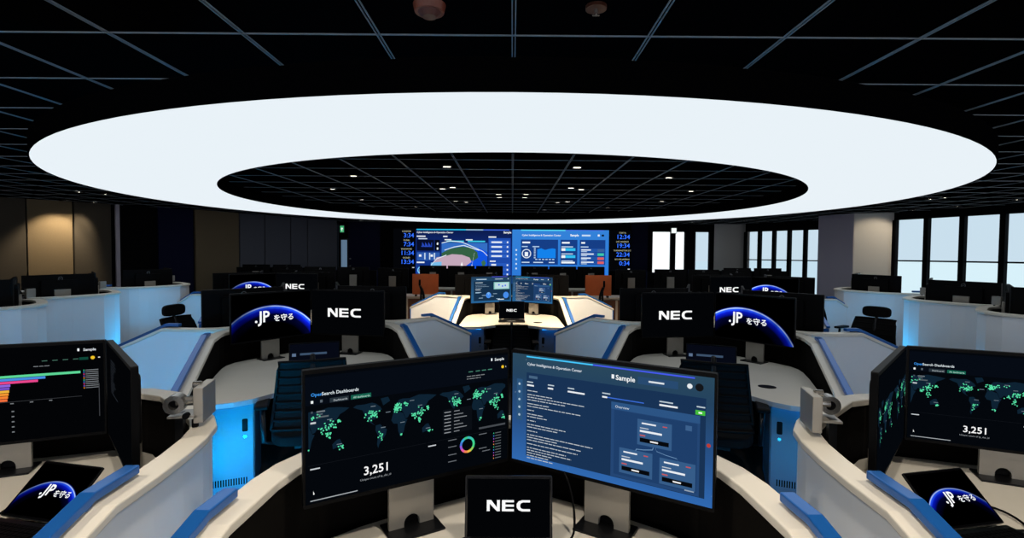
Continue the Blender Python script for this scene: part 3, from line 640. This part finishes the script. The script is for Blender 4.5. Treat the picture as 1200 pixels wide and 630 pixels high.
S.poly('running_figure', (235, 255, 240), [(.3, .3), (.7, .3), (.8, .55), (.55, .5), (.6, .85), (.45, .85), (.4, .55), (.2, .6)], 2); S.finish(t, em((60, 170, 110), 1.0))
t = thing('exit_sign', 'small white lit sign hanging by the bright far windows', 'sign', (5.62, 17.535, 2.36))
MB().box(0, .03, .1, .2, .06, .2).build('casing', GREY, t); Screen(.17, .17, .015, -.002).finish(t, em((240, 250, 245), 1.1))

# ---------------------------------------------------------------- monitor, laptop, chair, arm, cabinet prototypes
def monitor_body(t):
    h = MB().rbox(0, .175 + MH / 2, MW, MH, .002, .024, .006).build('housing', BLACK, t)
    b = MB().rbox(0, .40, .40, .26, .024, .05, .02).build('rear_bulge', BLACK, t)
    lg = MB().ring(0, .545, .019, .023, .0245, .026, 24); v, f, wd = text_mesh('DELL', .02)
    lg.add([(-(p[0] - wd / 2) * .0125, .0255, .541 + p[1] * .0125) for p in v], [q[::-1] for q in f]); lg.build('rear_logo', mat('logo_grey', (130, 132, 136), .3, .6), t)
    # riser with cable hole, and base plate
    r = .028
    arc = [(r * math.cos(R(180 - 18 * k)), r * math.sin(R(180 - 18 * k)) + .02) for k in range(11)]
    MB().wedge([(-.08, .008), (-r, .008)] + arc + [(r, .008), (.08, .008), (.08, .42), (-.08, .42)], .05, .066).build('riser', SILVER, t)
    MB().wedge([(-r, .014)] + arc + [(r, .014)], .066, .0665).build('cable_hole', BLACK, t)
    bevel(MB().box(0, .045, .004, .19, .13, .008).build('base_plate', DARKM, t), .002)
def monitor(label, loc, yaw, pic=None, bg=None, group=None, name='monitor', drop=0.0):
    t = thing(name, label, 'monitor', loc, yaw, group)
    global MON
    if MON is None:
        monitor_body(t); MON = t
    else:
        for ch in [c for c in MON.children if c.name.split('.')[0] != 'screen']:
            c = ch.copy(); col.objects.link(c); c.parent = t
            if c.name.split('.')[0] in ('housing', 'rear_bulge', 'rear_logo'): c.location.z = -drop
    S = Screen(SW, SH, SZ, .0005)
    if pic: pic(S)
    S.finish(t, bg or GLOSS).location.z = -drop
    return t
MON = None
def place_pair(apex, yaw, z, bend=31):
    """two monitor poses meeting at the apex"""
    out = []
    for s in (-1, 1):
        a = R(bend); cx, cy = s * MW / 2 * math.cos(a) * 1.01, -MW / 2 * math.sin(a)
        x, y = xf(apex, yaw, cx, cy); out.append(((x, y, z), yaw - s * bend))
    return out
def laptop(label, loc, yaw, tilt, pic, bg, wd=.30, dp=.21, ht=.20):
    t = thing('laptop', label, 'laptop', loc, yaw)
    bevel(MB().box(0, -dp / 2, .009, wd, dp, .014).build('base', DARKM, t), .003)
    kb = MB().box(0, -dp * .38, .0165, wd * .9, dp * .5, .001).build('keyboard', BLACK, t)
    k0 = None
    for r in range(5):
        for c in range(13):
            x, y = (c - 6) * wd * .067, -dp * .17 - r * dp * .1
            if k0 is None: k0 = MB().box(0, 0, 0, wd * .056, dp * .082, .003).build('key', BLACK, kb); o = k0
            else: o = k0.copy(); col.objects.link(o)
            o.location = (x, y, .019)
    MB().box(0, -dp * .82, .0165, wd * .32, dp * .26, .001).build('touchpad', GREY, t)
    lid = MB().rbox(0, ht / 2 + .004, wd, ht, 0, .006, .006).build('lid', DARKM, t)
    lid.location = (0, .002, .016); lid.rotation_euler = (R(-tilt), 0, 0)
    MB().rbox(0, ht / 2 + .004, wd - .006, ht - .006, -.0008, .0, .005).build('bezel', GLOSS, lid)
    S = Screen(wd - .016, ht - .02, .014, -.0012)
    pic(S); S.finish(lid, bg, 'display')
    return t
def chair_proto(label, loc, yaw):
    t = thing('office_chair', label, 'chair', loc, yaw, 'black mesh office chairs')
    for k in range(5):
        a = R(90 + 72 * k); d = Vector((math.cos(a), math.sin(a), 0))
        lg = MB().tube([d * .03 + Vector((0, 0, .12)), d * .16 + Vector((0, 0, .105)), d * .30 + Vector((0, 0, .075))], [.022, .018, .014], 8).build('base_leg', DARKM, t, True)
        MB().cyl(d * .30 + Vector((-d.y * .012, d.x * .012, .03)), (d.y, -d.x, 0), .03, .024, 14).build('castor', BLACK, lg)
    MB().cyl((0, 0, .10), (0, 0, 1), .028, .18, 14).cyl((0, 0, .28), (0, 0, 1), .018, .14, 12).build('gas_lift', DARKM, t)
    seat = MB(); pts = []
    for k in range(28):
        a = 2 * math.pi * k / 28; c, s = math.cos(a), math.sin(a)
        pts.append((.25 * math.copysign(abs(c) ** .55, c), .24 * math.copysign(abs(s) ** .55, s) + .02))
    bevel(seat.prism(pts, .42, .49).build('seat', MESHF, t), .02, 3)
    MB().box(0, -.03, .405, .22, .26, .035).build('seat_mechanism', DARKM, t)
    MB().tube([(0, -.12, .41), (0, -.26, .44), (0, -.30, .6), (0, -.29, .9), (0, -.33, 1.02)], [.03, .028, .022, .02, .014], 8).build('spine', DARKM, t, True)
    bk = []
    for k in range(9):
        z = .56 + .052 * k; wv = .235 - .012 * k * .5
        bk.append([(x, -.255 + .05 * (1 - (x / .25) ** 2) * -1 + .05 * math.sin(math.pi * k / 8) - .02 * k / 8, z) for x in [wv * (j / 5 - 1) for j in range(11)]])
    fr = MB(); edge = [r[0] for r in bk] + bk[-1][1:-1] + [r[-1] for r in bk[::-1]] + bk[0][1:-1][::-1] + [bk[0][0]]
    fr.tube(edge, .012, 6).build('backrest_frame', BLACK, t, True)
    for k, r in enumerate(bk[1:-1]): MB().tube(r, [.010] * len(r), 6).build('backrest_slat', MESHF, t, True)
    v = []; f = []
    for r in bk:
        for p in r: v.append((p[0], p[1] + .006, p[2]))
    for i in range(8):
        for j in range(10): a = i * 11 + j; f.append((a, a + 1, a + 12, a + 11))
    n0 = len(v); v += [(p[0], p[1] - .006, p[2]) for p in v[:n0]]; f += [tuple(i + n0 for i in q[::-1]) for q in f[:80]]
    MB().add(v, f).build('backrest_mesh', MESHF, t, True)
    hd = MB(); pts = []
    for k in range(24):
        a = 2 * math.pi * k / 24; c, s = math.cos(a), math.sin(a); pts.append((.135 * math.copysign(abs(c) ** .5, c), 1.05 + .058 * math.copysign(abs(s) ** .6, s)))
    bevel(hd.wedge(pts, -.34, -.30).build('headrest', MESHF, t), .012, 3)
    for s in (-1, 1):
        ar = MB().tube([(s * .2, -.05, .40), (s * .29, -.06, .42), (s * .30, -.05, .64)], .016, 8).build('armrest_post', DARKM, t, True)
        bevel(MB().box(s * .30, .0, .66, .08, .25, .03).build('armrest_pad', BLACK, t), .01)
    return t
CH0 = None
def chair(label, loc, yaw):
    global CH0
    if CH0 is None: CH0 = chair_proto(label, loc, yaw); return CH0
    c = copy_tree(CH0); c.location = loc; c.rotation_euler = (0, 0, R(yaw)); c['label'] = label; return c
def arm_proto(label, loc, yaw):
    t = thing('monitor_arm_clamp', label, 'monitor arm', loc, yaw, 'clamped monitor arms on the partitions')
    bevel(MB().box(.05, .03, .085, .034, .15, .135).build('cover_plate', SILVER, t), .003)
    MB().cyl((.03, -.02, .10), (-1, 0, 0), .018, .06, 14).cyl((.04, .03, .15), (-1, 0, 0), .013, .03, 12).build('pivot', STEEL, t, False)
    hb = MB().ring(-.03, .095, .018, .036, -.055, -.005, 22).build('joint_hub', STEEL, t)
    MB().cyl((-.03, -.03, .095), (0, 1, 0), .019, .02, 16).build('hub_core', BLACK, hb)
    MB().box(-.005, .0, .045, .10, .09, .008).build('bracket', SILVER, t)
    MB().box(-.03, .01, -.06, .028, .03, .22).build('post', DARKM, t)
    MB().cyl((.01, -.035, .05), (0, -1, 0), .012, .02, 12).cyl((.035, -.03, .03), (0, 0, -1), .012, .028, 12).build('clamp_knob', BLACK, t)
    return t
ARM0 = None
def arm(label, loc, yaw, flip=False):
    global ARM0
    if ARM0 is None: ARM0 = arm_proto(label, loc, yaw); t = ARM0
    else: t = copy_tree(ARM0); t.location = loc; t.rotation_euler = (0, 0, R(yaw)); t['label'] = label
    return t
def cabinet_proto(label, loc, yaw, hand):
    t = thing('under_desk_cabinet', label, 'cabinet', loc, yaw)
    W_, D_, H_ = .29, .46, .625
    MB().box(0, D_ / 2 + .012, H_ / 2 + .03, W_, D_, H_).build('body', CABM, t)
    MB().box(0, D_ / 2 + .03, .015, W_ - .04, D_ - .05, .03).build('plinth', BLACK, t)
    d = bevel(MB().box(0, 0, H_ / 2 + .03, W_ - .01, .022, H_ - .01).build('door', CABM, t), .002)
    hx = hand * (W_ / 2 - .055)
    hd = MB().rbox(hx, .50, .034, .085, -.0135, -.0108, .008).build('handle', BLACK, d)
    MB().cyl((hx, -.011, .425), (0, -1, 0), .011, .006, 14).build('lock', STEEL, d)
    for k in range(14): MB().box(-.098 + .0150 * k, -.0112, .13, .008, .002, .045).build('vent_slot', BLACK, d)
    return t

# ---------------------------------------------------------------- workstation template (origin under the meeting line of the two monitors, user on local -y)
def half_path(wx=1.0, end=(.76, -1.62, .72), wh=.97, knee=(.735, -.62), wide=False):
    p = [(0.0, .20), (.16, .175), (.30, .09), (.45, .0), (.57, -.085), (.66, -.17), (.705, -.27), (.725, -.38), (.73, -.50)]
    if wide:
        p = p[:5] + [(.655, -.17), (.715, -.28), (.77, -.42), (.82, -.58)]; knee = (.865, -.75); end = (1.08, -1.62, .72)
    out = [(x * (1 + (wx - 1) * min(1, x / .6)), y, wh) for x, y in p]
    out.append((knee[0] * wx, knee[1], wh))
    for k in range(1, 6): out.append((knee[0] * wx + (end[0] * wx - knee[0] * wx) * k / 5, knee[1] + (end[1] - knee[1]) * k / 5, wh + (end[2] - wh) * k / 5))
    return out
def partition(label, apex, yaw, z=0, wx=1.0, led=0, group=None, end=(.76, -1.62, .72), wh=.97, wide=False, rail_in=False):
    t = thing('workstation_partition', label, 'partition', (apex[0], apex[1], z), yaw, group)
    hp = half_path(wx, end, wh, wide=wide)
    path = [(-x, y, h) for x, y, h in hp[:0:-1]] + hp          # left wing end, rear, right wing end: user side is on the right of travel
    cap_t = .028
    MB().sweep(path, 0, .028, lambda h: .0, lambda h: h - cap_t).build('outer_panel', WHITE, t)
    MB().sweep(path, -.028, -.001, lambda h: .0, lambda h: h - cap_t).build('inner_panel', INNER, t)
    bevel(MB().sweep(path, -.045, .045, lambda h: h - cap_t, lambda h: h).build('top_cap', CAP, t), .005)
    oo = (-.050, -.008) if rail_in else (.006, .048)
    om = (oo[0] + oo[1]) / 2
    for sub in (path[len(path) - 7:], path[:7]):
        bevel(MB().sweep(sub, *oo, lambda h: h + .010, lambda h: h + .036).build('blue_rail', BLUE, t), .004)
        for q, r in ((sub[1], sub[2]), (sub[3], sub[4]), (sub[5], sub[4])):
            seg = [q, tuple(q[c] + (r[c] - q[c]) * .12 for c in range(3))]
            if sub.index(r) < sub.index(q): seg = seg[::-1]
            MB().sweep(seg, om - .012, om + .012, lambda h: h - .002, lambda h: h + .012).build('rail_bracket', BLUE, t)
    for e, q in ((path[-1], path[-2]), (path[0], path[1])):
        MB().sweep([(q[0] * .12 + e[0] * .88, q[1] * .12 + e[1] * .88, e[2]), (e[0] + (e[0] - q[0]) * .03, e[1] + (e[1] - q[1]) * .03, e[2])], -.034, .034, lambda h: 0, lambda h: h + .004).build('end_post', BLUE, t)
    if led:
        MB().sweep(path[9:-9], .03, .045, lambda h: .03, lambda h: .07).build('led_strip', em((0, 182, 255), led), t)
    return t
def desk(label, apex, yaw, z=0, wx=1.0, front=-1.5, legs=True, grommet=True, led=False, cab=True):
    t = thing('workstation_desk', label, 'desk', (apex[0], apex[1], z), yaw)
    hp = half_path(wx)
    if front > -1.2: grommet = False
    inner = [(x - .05 if x > .05 else x, y - .055) for x, y, h in hp[:10]] + [(.685 * wx, (front - .62) / 2), (.69 * wx, front)]
    fr = [(.46 * wx, front + .01), (.36 * wx, front + .05), (.27 * wx, front + .13), (.18 * wx, front + .2), (.08 * wx, front + .235)]
    rt = inner + fr
    poly = rt + [(-x, y) for x, y in rt[::-1] if abs(x) > .001]
    bevel(MB().prism(poly, .668, .70).build('worktop', DESK, t), .004)
    MB().sweep([(x, y, 0) for x, y in ([(.69 * wx, front - .001)] + fr + [(-a, b) for a, b in fr[::-1]] + [(-.69 * wx, front - .001)])], -.001, .003, lambda h: .6685, lambda h: .6995).build('edge_band', EDGE, t)
    if grommet: MB().prism([(.36 * wx + .06 * math.cos(2 * math.pi * k / 18), -1.05 + .045 * math.sin(2 * math.pi * k / 18)) for k in range(18)], .70, .704).build('grommet', BLACK, t)
    for s in (-1, 1): MB().box(s * .672 * wx, (front - .72) / 2, .334, .03, abs(front) - .75, .668).build('side_leg', BLUE if cab else CABM, t)
    MB().box(0, -.25, .36, .9 * wx, .025, .5).build('modesty_panel', INNER, t)
    if led:
        for s in (-1, 1): MB().box(s * .53 * wx, front + .11, .660, .26, .02, .012).build('led_strip', em((0, 152, 255), led), t)
    return t

# ---------------------------------------------------------------- front workstations
Z0 = .70
def cable(label, pts, r=.004):
    P = [Vector(p) for p in pts]; out = []
    for i in range(len(P) - 1):
        p0, p1, p2, p3 = P[max(i - 1, 0)], P[i], P[i + 1], P[min(i + 2, len(P) - 1)]
        for k in range(6):
            t = k / 6; out.append(.5 * ((2 * p1) + (p2 - p0) * t + (2 * p0 - 5 * p1 + 4 * p2 - p3) * t * t + (3 * p1 - p0 - 3 * p2 + p3) * t ** 3))
    out.append(P[-1]); return tag(MB().tube(out, r, 6).build('cable', BLACK, None, True), label, 'cable')
# centre
A = (-.004, 1.85)
partition('low black-lined partition with cream cap wrapping the front centre desk', A, 0)
desk('cream curved desk under the two big centre monitors', A, 0)
pr = place_pair(A, 0, Z0)
monitor('front left-centre monitor with a green-dotted dark world map and 3,251', *pr[0], lambda S: pic_dashboard(S, 3), BG_DASH)
monitor('front right-centre monitor with a blue case page and flow chart', *pr[1], pic_case, BG_CASE)
laptop('black laptop with white NEC letters between the two big centre monitors', (-.005, 1.60, Z0), 0, 9, lambda S: pic_nec(S, .53, .5, .46), BG_BLACK, .285, .2, .20)
cable('thin black cable hanging down at the right centre monitor stand', [(.175, 1.76, .90), (.20, 1.72, .86), (.215, 1.68, .79), (.21, 1.64, .72), (.17, 1.60, .705)])
cable('thin black cable lying on the desk left of the front laptop', [(-.42, 1.45, .705), (-.30, 1.55, .705), (-.20, 1.60, .706), (-.12, 1.66, .705)])
# left and right of it
for s, side, apex in ((-1, 'left', (-1.80, 2.22)), (1, 'right', (1.755, 2.22))):
    yw = s * 11
    partition('rounded white partition with cream cap around the front %s workstation' % side, apex, yw, wide=True, rail_in=True, led=230 if s < 0 else 30)
    desk('cream desk of the front %s workstation' % side, apex, yw, wx=1.05)
    p = place_pair(apex, yw, Z0, 35)
    inner, outer = (p[1], p[0]) if s < 0 else (p[0], p[1])
    if s < 0:
        monitor('front left monitor with a green and pink bar chart', *outer, pic_bars, BG_BLACK, drop=.045)
        monitor('dark monitor turned edge-on beside the bar chart monitor', *inner, lambda S: S.para((60, 66, 74), .25, .12, 12, .3, .03, .01, 9), BG_BLACK, drop=.045)
    else:
        monitor('front right monitor with a dark world map and 3,251', *outer, lambda S: pic_dashboard(S, 5, False, .33), BG_DASH, drop=.045)
        monitor('dark map monitor turned edge-on beside the front right monitor', *inner, lambda S: map_on(S, .0, .98, .26, .68, 1.6, .2, 8), BG_DASH, drop=.045)
    lx, ly = (-1.655, 1.70) if s < 0 else (1.60, 1.70)
    laptop('laptop showing a blue planet and .JP lettering at the front %s desk' % side, (lx, ly, Z0), s * 12 + (0 if s < 0 else 0), 48,
           lambda S: pic_jp(S, .15, .36, .60), em_earth('laptop_planet_' + side, 0.0, -.03, .165, .14 * s, -.14 * s, .8), .27, .2, .20)
    gx, gy = xf(apex, yw, -s * .585, -.17)
    arm('silver monitor arm clamp on the partition beside the front %s monitors' % side, (gx, gy, .97), 14 if s < 0 else 166)
    cable('black cable behind the planet laptop of the front %s desk' % side, [(s * 1.75, 1.95, .706), (s * 1.82, 1.83, .71), (s * 1.80, 1.72, .706), (s * 1.72, 1.70, .71)])

# ---------------------------------------------------------------- three-desk clusters
def cluster(apex, yaw, nm, pics, short=None):
    """one bay open to the camera and two more bays back to back with it"""
    c = xf(apex, yaw, 0, .33)
    for k, (da, bay) in enumerate(((0, 'near'), (-120, 'left rear'), (120, 'right rear'))):
        a = yaw + da; ap = apex if k == 0 else xf(c, a, 0, -.33)
        partition('%s bay partition with sloping blue rails of the %s' % (bay, nm), ap, a, led=0, rail_in=(k > 0), **({'end': (.74, -.84, .84)} if short == k else {'end': (.75, -1.16, .74)} if k else {}))
        desk('pale curved desk in the %s bay of the %s' % (bay, nm), ap, a, grommet=(k == 0), led=(6 if k == 0 else 0), **({'front': -.78} if short == k else {'front': -1.08} if k else {}))
        p = place_pair(ap, a, Z0)
        if k == 0:
            monitor('%s of the %s' % (pics[0][0], nm), *p[0], pics[0][1], pics[0][2]); monitor('%s of the %s' % (pics[1][0], nm), *p[1], pics[1][1], pics[1][2])
            for s, w_ in ((-1, 'left'), (1, 'right')):
                x, y = xf(ap, a, s * .505, -1.32)
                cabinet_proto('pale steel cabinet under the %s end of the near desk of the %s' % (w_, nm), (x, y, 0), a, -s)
        else:
            which = ('left', 'right')
            for q, wq in zip(p, which): monitor('black monitor, %s one in the %s bay of the %s, back turned' % (wq, bay, nm), *q)
JPL = ('planet and .JP screen', lambda S: pic_jp(S, .17, .30, .62), EARTH_L)
JPR = ('planet and .JP screen', lambda S: pic_jp(S, .17, .22, .62), EARTH_R)
NEC = ('black screen with white NEC letters', lambda S: pic_nec(S, .47, .46, .5), BG_BLACK)
BLc, BRc = (-1.87, 4.68), (1.90, 4.70)
cluster(BLc, 22, 'middle left cluster', (JPL, NEC)); cluster(BRc, -22, 'middle right cluster', (NEC, JPR))
CLc, CRc = (-3.80, 8.1), (3.86, 8.1)
cluster(CLc, 22, 'far left cluster', (JPL, NEC), 1); cluster(CRc, -22, 'far right cluster', (NEC, JPR), 2)
Dc = (0, 7.9)
cluster(Dc, 0, 'warm-lit centre cluster', (('overview map screen', pic_overview, BG_OVER), ('case page screen', lambda S: pic_case(S), BG_OVER)))
low = []
for s, side, ap in ((-1, 'left', BLc), (1, 'right', BRc)):
    yw = -s * 22
    x, y = xf(ap, yw, -s * .02, -1.0)
    laptop('dim laptop on the near desk of the middle %s cluster' % side, (x, y, Z0), yw, 12, pic_lock, em((6, 9, 20)), .36, .24, .245)
    x, y = xf(ap, yw, 0, -1.42); ch = chair('black mesh chair at the near desk of the middle %s cluster' % side, (x, y, 0), yw)
    low.append(ch)
laptop('small black laptop with NEC letters behind the centre chair', (0, 7.05, Z0), 0, 10, lambda S: pic_nec(S, .42), BG_BLACK, .36, .22, .25)
ch = chair('low black mesh chair at the warm-lit centre desk', (0, 6.3, 0), 0); ch.scale = (1, 1, .8); low.append(ch)
chair('black headrest chair behind the blue-lit left rear bay', (-3.08, 5.0, 0), -98)
chair('black headrest chair in front of the glowing right side row', (3.62, 5.2, 0), 120)
chair('black chair at the near desk of the far right cluster', (4.42, 7.2, 0), -60)

# ---------------------------------------------------------------- side rows facing the middle
for s, side in ((-1, 'left'), (1, 'right')):
    for k, (x, y, w_) in enumerate(((4.88, 4.88, 'nearest'), (5.22, 6.27, 'middle'), (5.42, 7.98, 'farthest'))):
        ap = (s * x, y); yw = s * 79; z = .06
        base = MB().prism([xf(ap, yw, a, b) for a, b in ((-.9, -1.6), (.9, -1.6), (.9, .1), (.5, .28), (-.5, .28), (-.9, .1))], 0, z).build('floor_platform', CARPET); struct(base)
        partition('white curved partition, %s of the %s side row' % (w_, side), ap, yw, z, led=0, wh=1.05, wx=.90, rail_in=True, end=(.74, -1.4, .75))
        desk('pale desk behind the %s partition of the %s side row' % (w_, side), ap, yw, z, grommet=False, wx=.9, front=-1.3)
        p = place_pair(ap, yw, Z0 + z)
        for q, wq in zip(p, ('left', 'right')): monitor('black monitor back, %s one behind the %s partition of the %s side row' % (wq, w_, side), *q)
        gx, gy = xf(ap, yw, s * .66, -.30)
        arm('silver arm clamp on the %s partition of the %s side row' % (w_, side), (gx, gy, 1.05 + z), 0 if s < 0 else 180).scale = (.7, .7, .7)
    lb = thing('floor_light_box', 'low box with a glowing cyan top in front of the %s side row' % side, 'light', (s * 4.70, 6.80, 0), s * 6)
    MB().box(0, 0, .21, .50, 1.1, .42).build('body', WHITE, lb); MB().box(0, 0, .425, .46, 1.06, .01).build('glow_panel', em((30, 185, 255), 4.5), lb)

# ---------------------------------------------------------------- desks in front of the video wall
WOOD = mat('brown_wood_veneer', (96, 60, 38), .5, noise=.3, nscale=14)
def far_desk(label, x, y, wd, board=True):
    t = thing('console_desk', label, 'desk', (x, y, 0))
    MB().box(0, 0, .685, wd, .7, .03).build('worktop', DESK, t)
    nP = max(2, round(wd / .42)); st = wd / nP
    for k in range(nP): bevel(MB().box(-wd / 2 + (k + .5) * st, -.33, .34, st - .05, .02, .62).build('front_panel', WOOD, t), .006)
    MB().box(0, -.31, .335, wd - .02, .02, .66).build('front_carcass', CAP, t)
    for s in (-1, 1): MB().box(s * (wd / 2 - .015), .02, .335, .03, .64, .67).build('side_panel', CAP, t)
    if board: MB().box(0, .33, .95, wd, .03, .52).build('screen_board', BLACK, t)
    return t
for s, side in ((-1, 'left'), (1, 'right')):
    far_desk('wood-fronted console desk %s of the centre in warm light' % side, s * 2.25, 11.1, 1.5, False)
    t = thing('orange_lit_panel', 'orange-coloured stand-in panel for a lit back on the %s wood-fronted console' % side, 'divider', (s * 1.86, 10.82, Z0), 0)
    bevel(MB().box(0, 0, .26, .56, .025, .44).build('panel', mat('orange_lit_tone', (176, 92, 44), .6, noise=.15, nscale=8), t), .006)  # orange light on a back, put into the panel's colour
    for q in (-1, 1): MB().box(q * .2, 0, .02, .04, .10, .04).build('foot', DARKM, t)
    monitor('second monitor back on the %s wood-fronted console' % side, (s * 2.6, 11.05, Z0), 180 + s * 12)
    far_desk('dark console desk far %s in front of the video wall' % side, s * 4.4, 11.6, 2.4)
    for k in range(3): monitor('black monitor back, %s on the far %s console' % (('inner', 'middle', 'outer')[k], side), (s * (3.65 + .76 * k), 11.6, Z0), 180 + s * 6 * (k - 1))
    far_desk('long console desk %s, nearest to the video wall' % side, s * 1.35, 13.4, 2.2)
    for k in range(3): monitor('black monitor back, %s on the console nearest the video wall, %s half' % (('inner', 'middle', 'outer')[k], side), (s * (.6 + .75 * k), 13.4, Z0), 180)
    chair('dark chair standing before the %s wood-fronted console' % side, (s * 1.5, 9.95, 0), s * 80)
    far_desk('console desk at far %s end before the wall' % side, s * 6.3, 13.2, 2.2)
    for k in range(2): monitor('black monitor back, %s on the console at the far %s end' % (('inner', 'outer')[k], side), (s * (5.9 + .8 * k), 13.2, Z0), 180)

for ch in low:                                   # these chairs have no headrest
    for c in list(ch.children):
        if c.name.split('.')[0] == 'headrest': bpy.data.objects.remove(c)
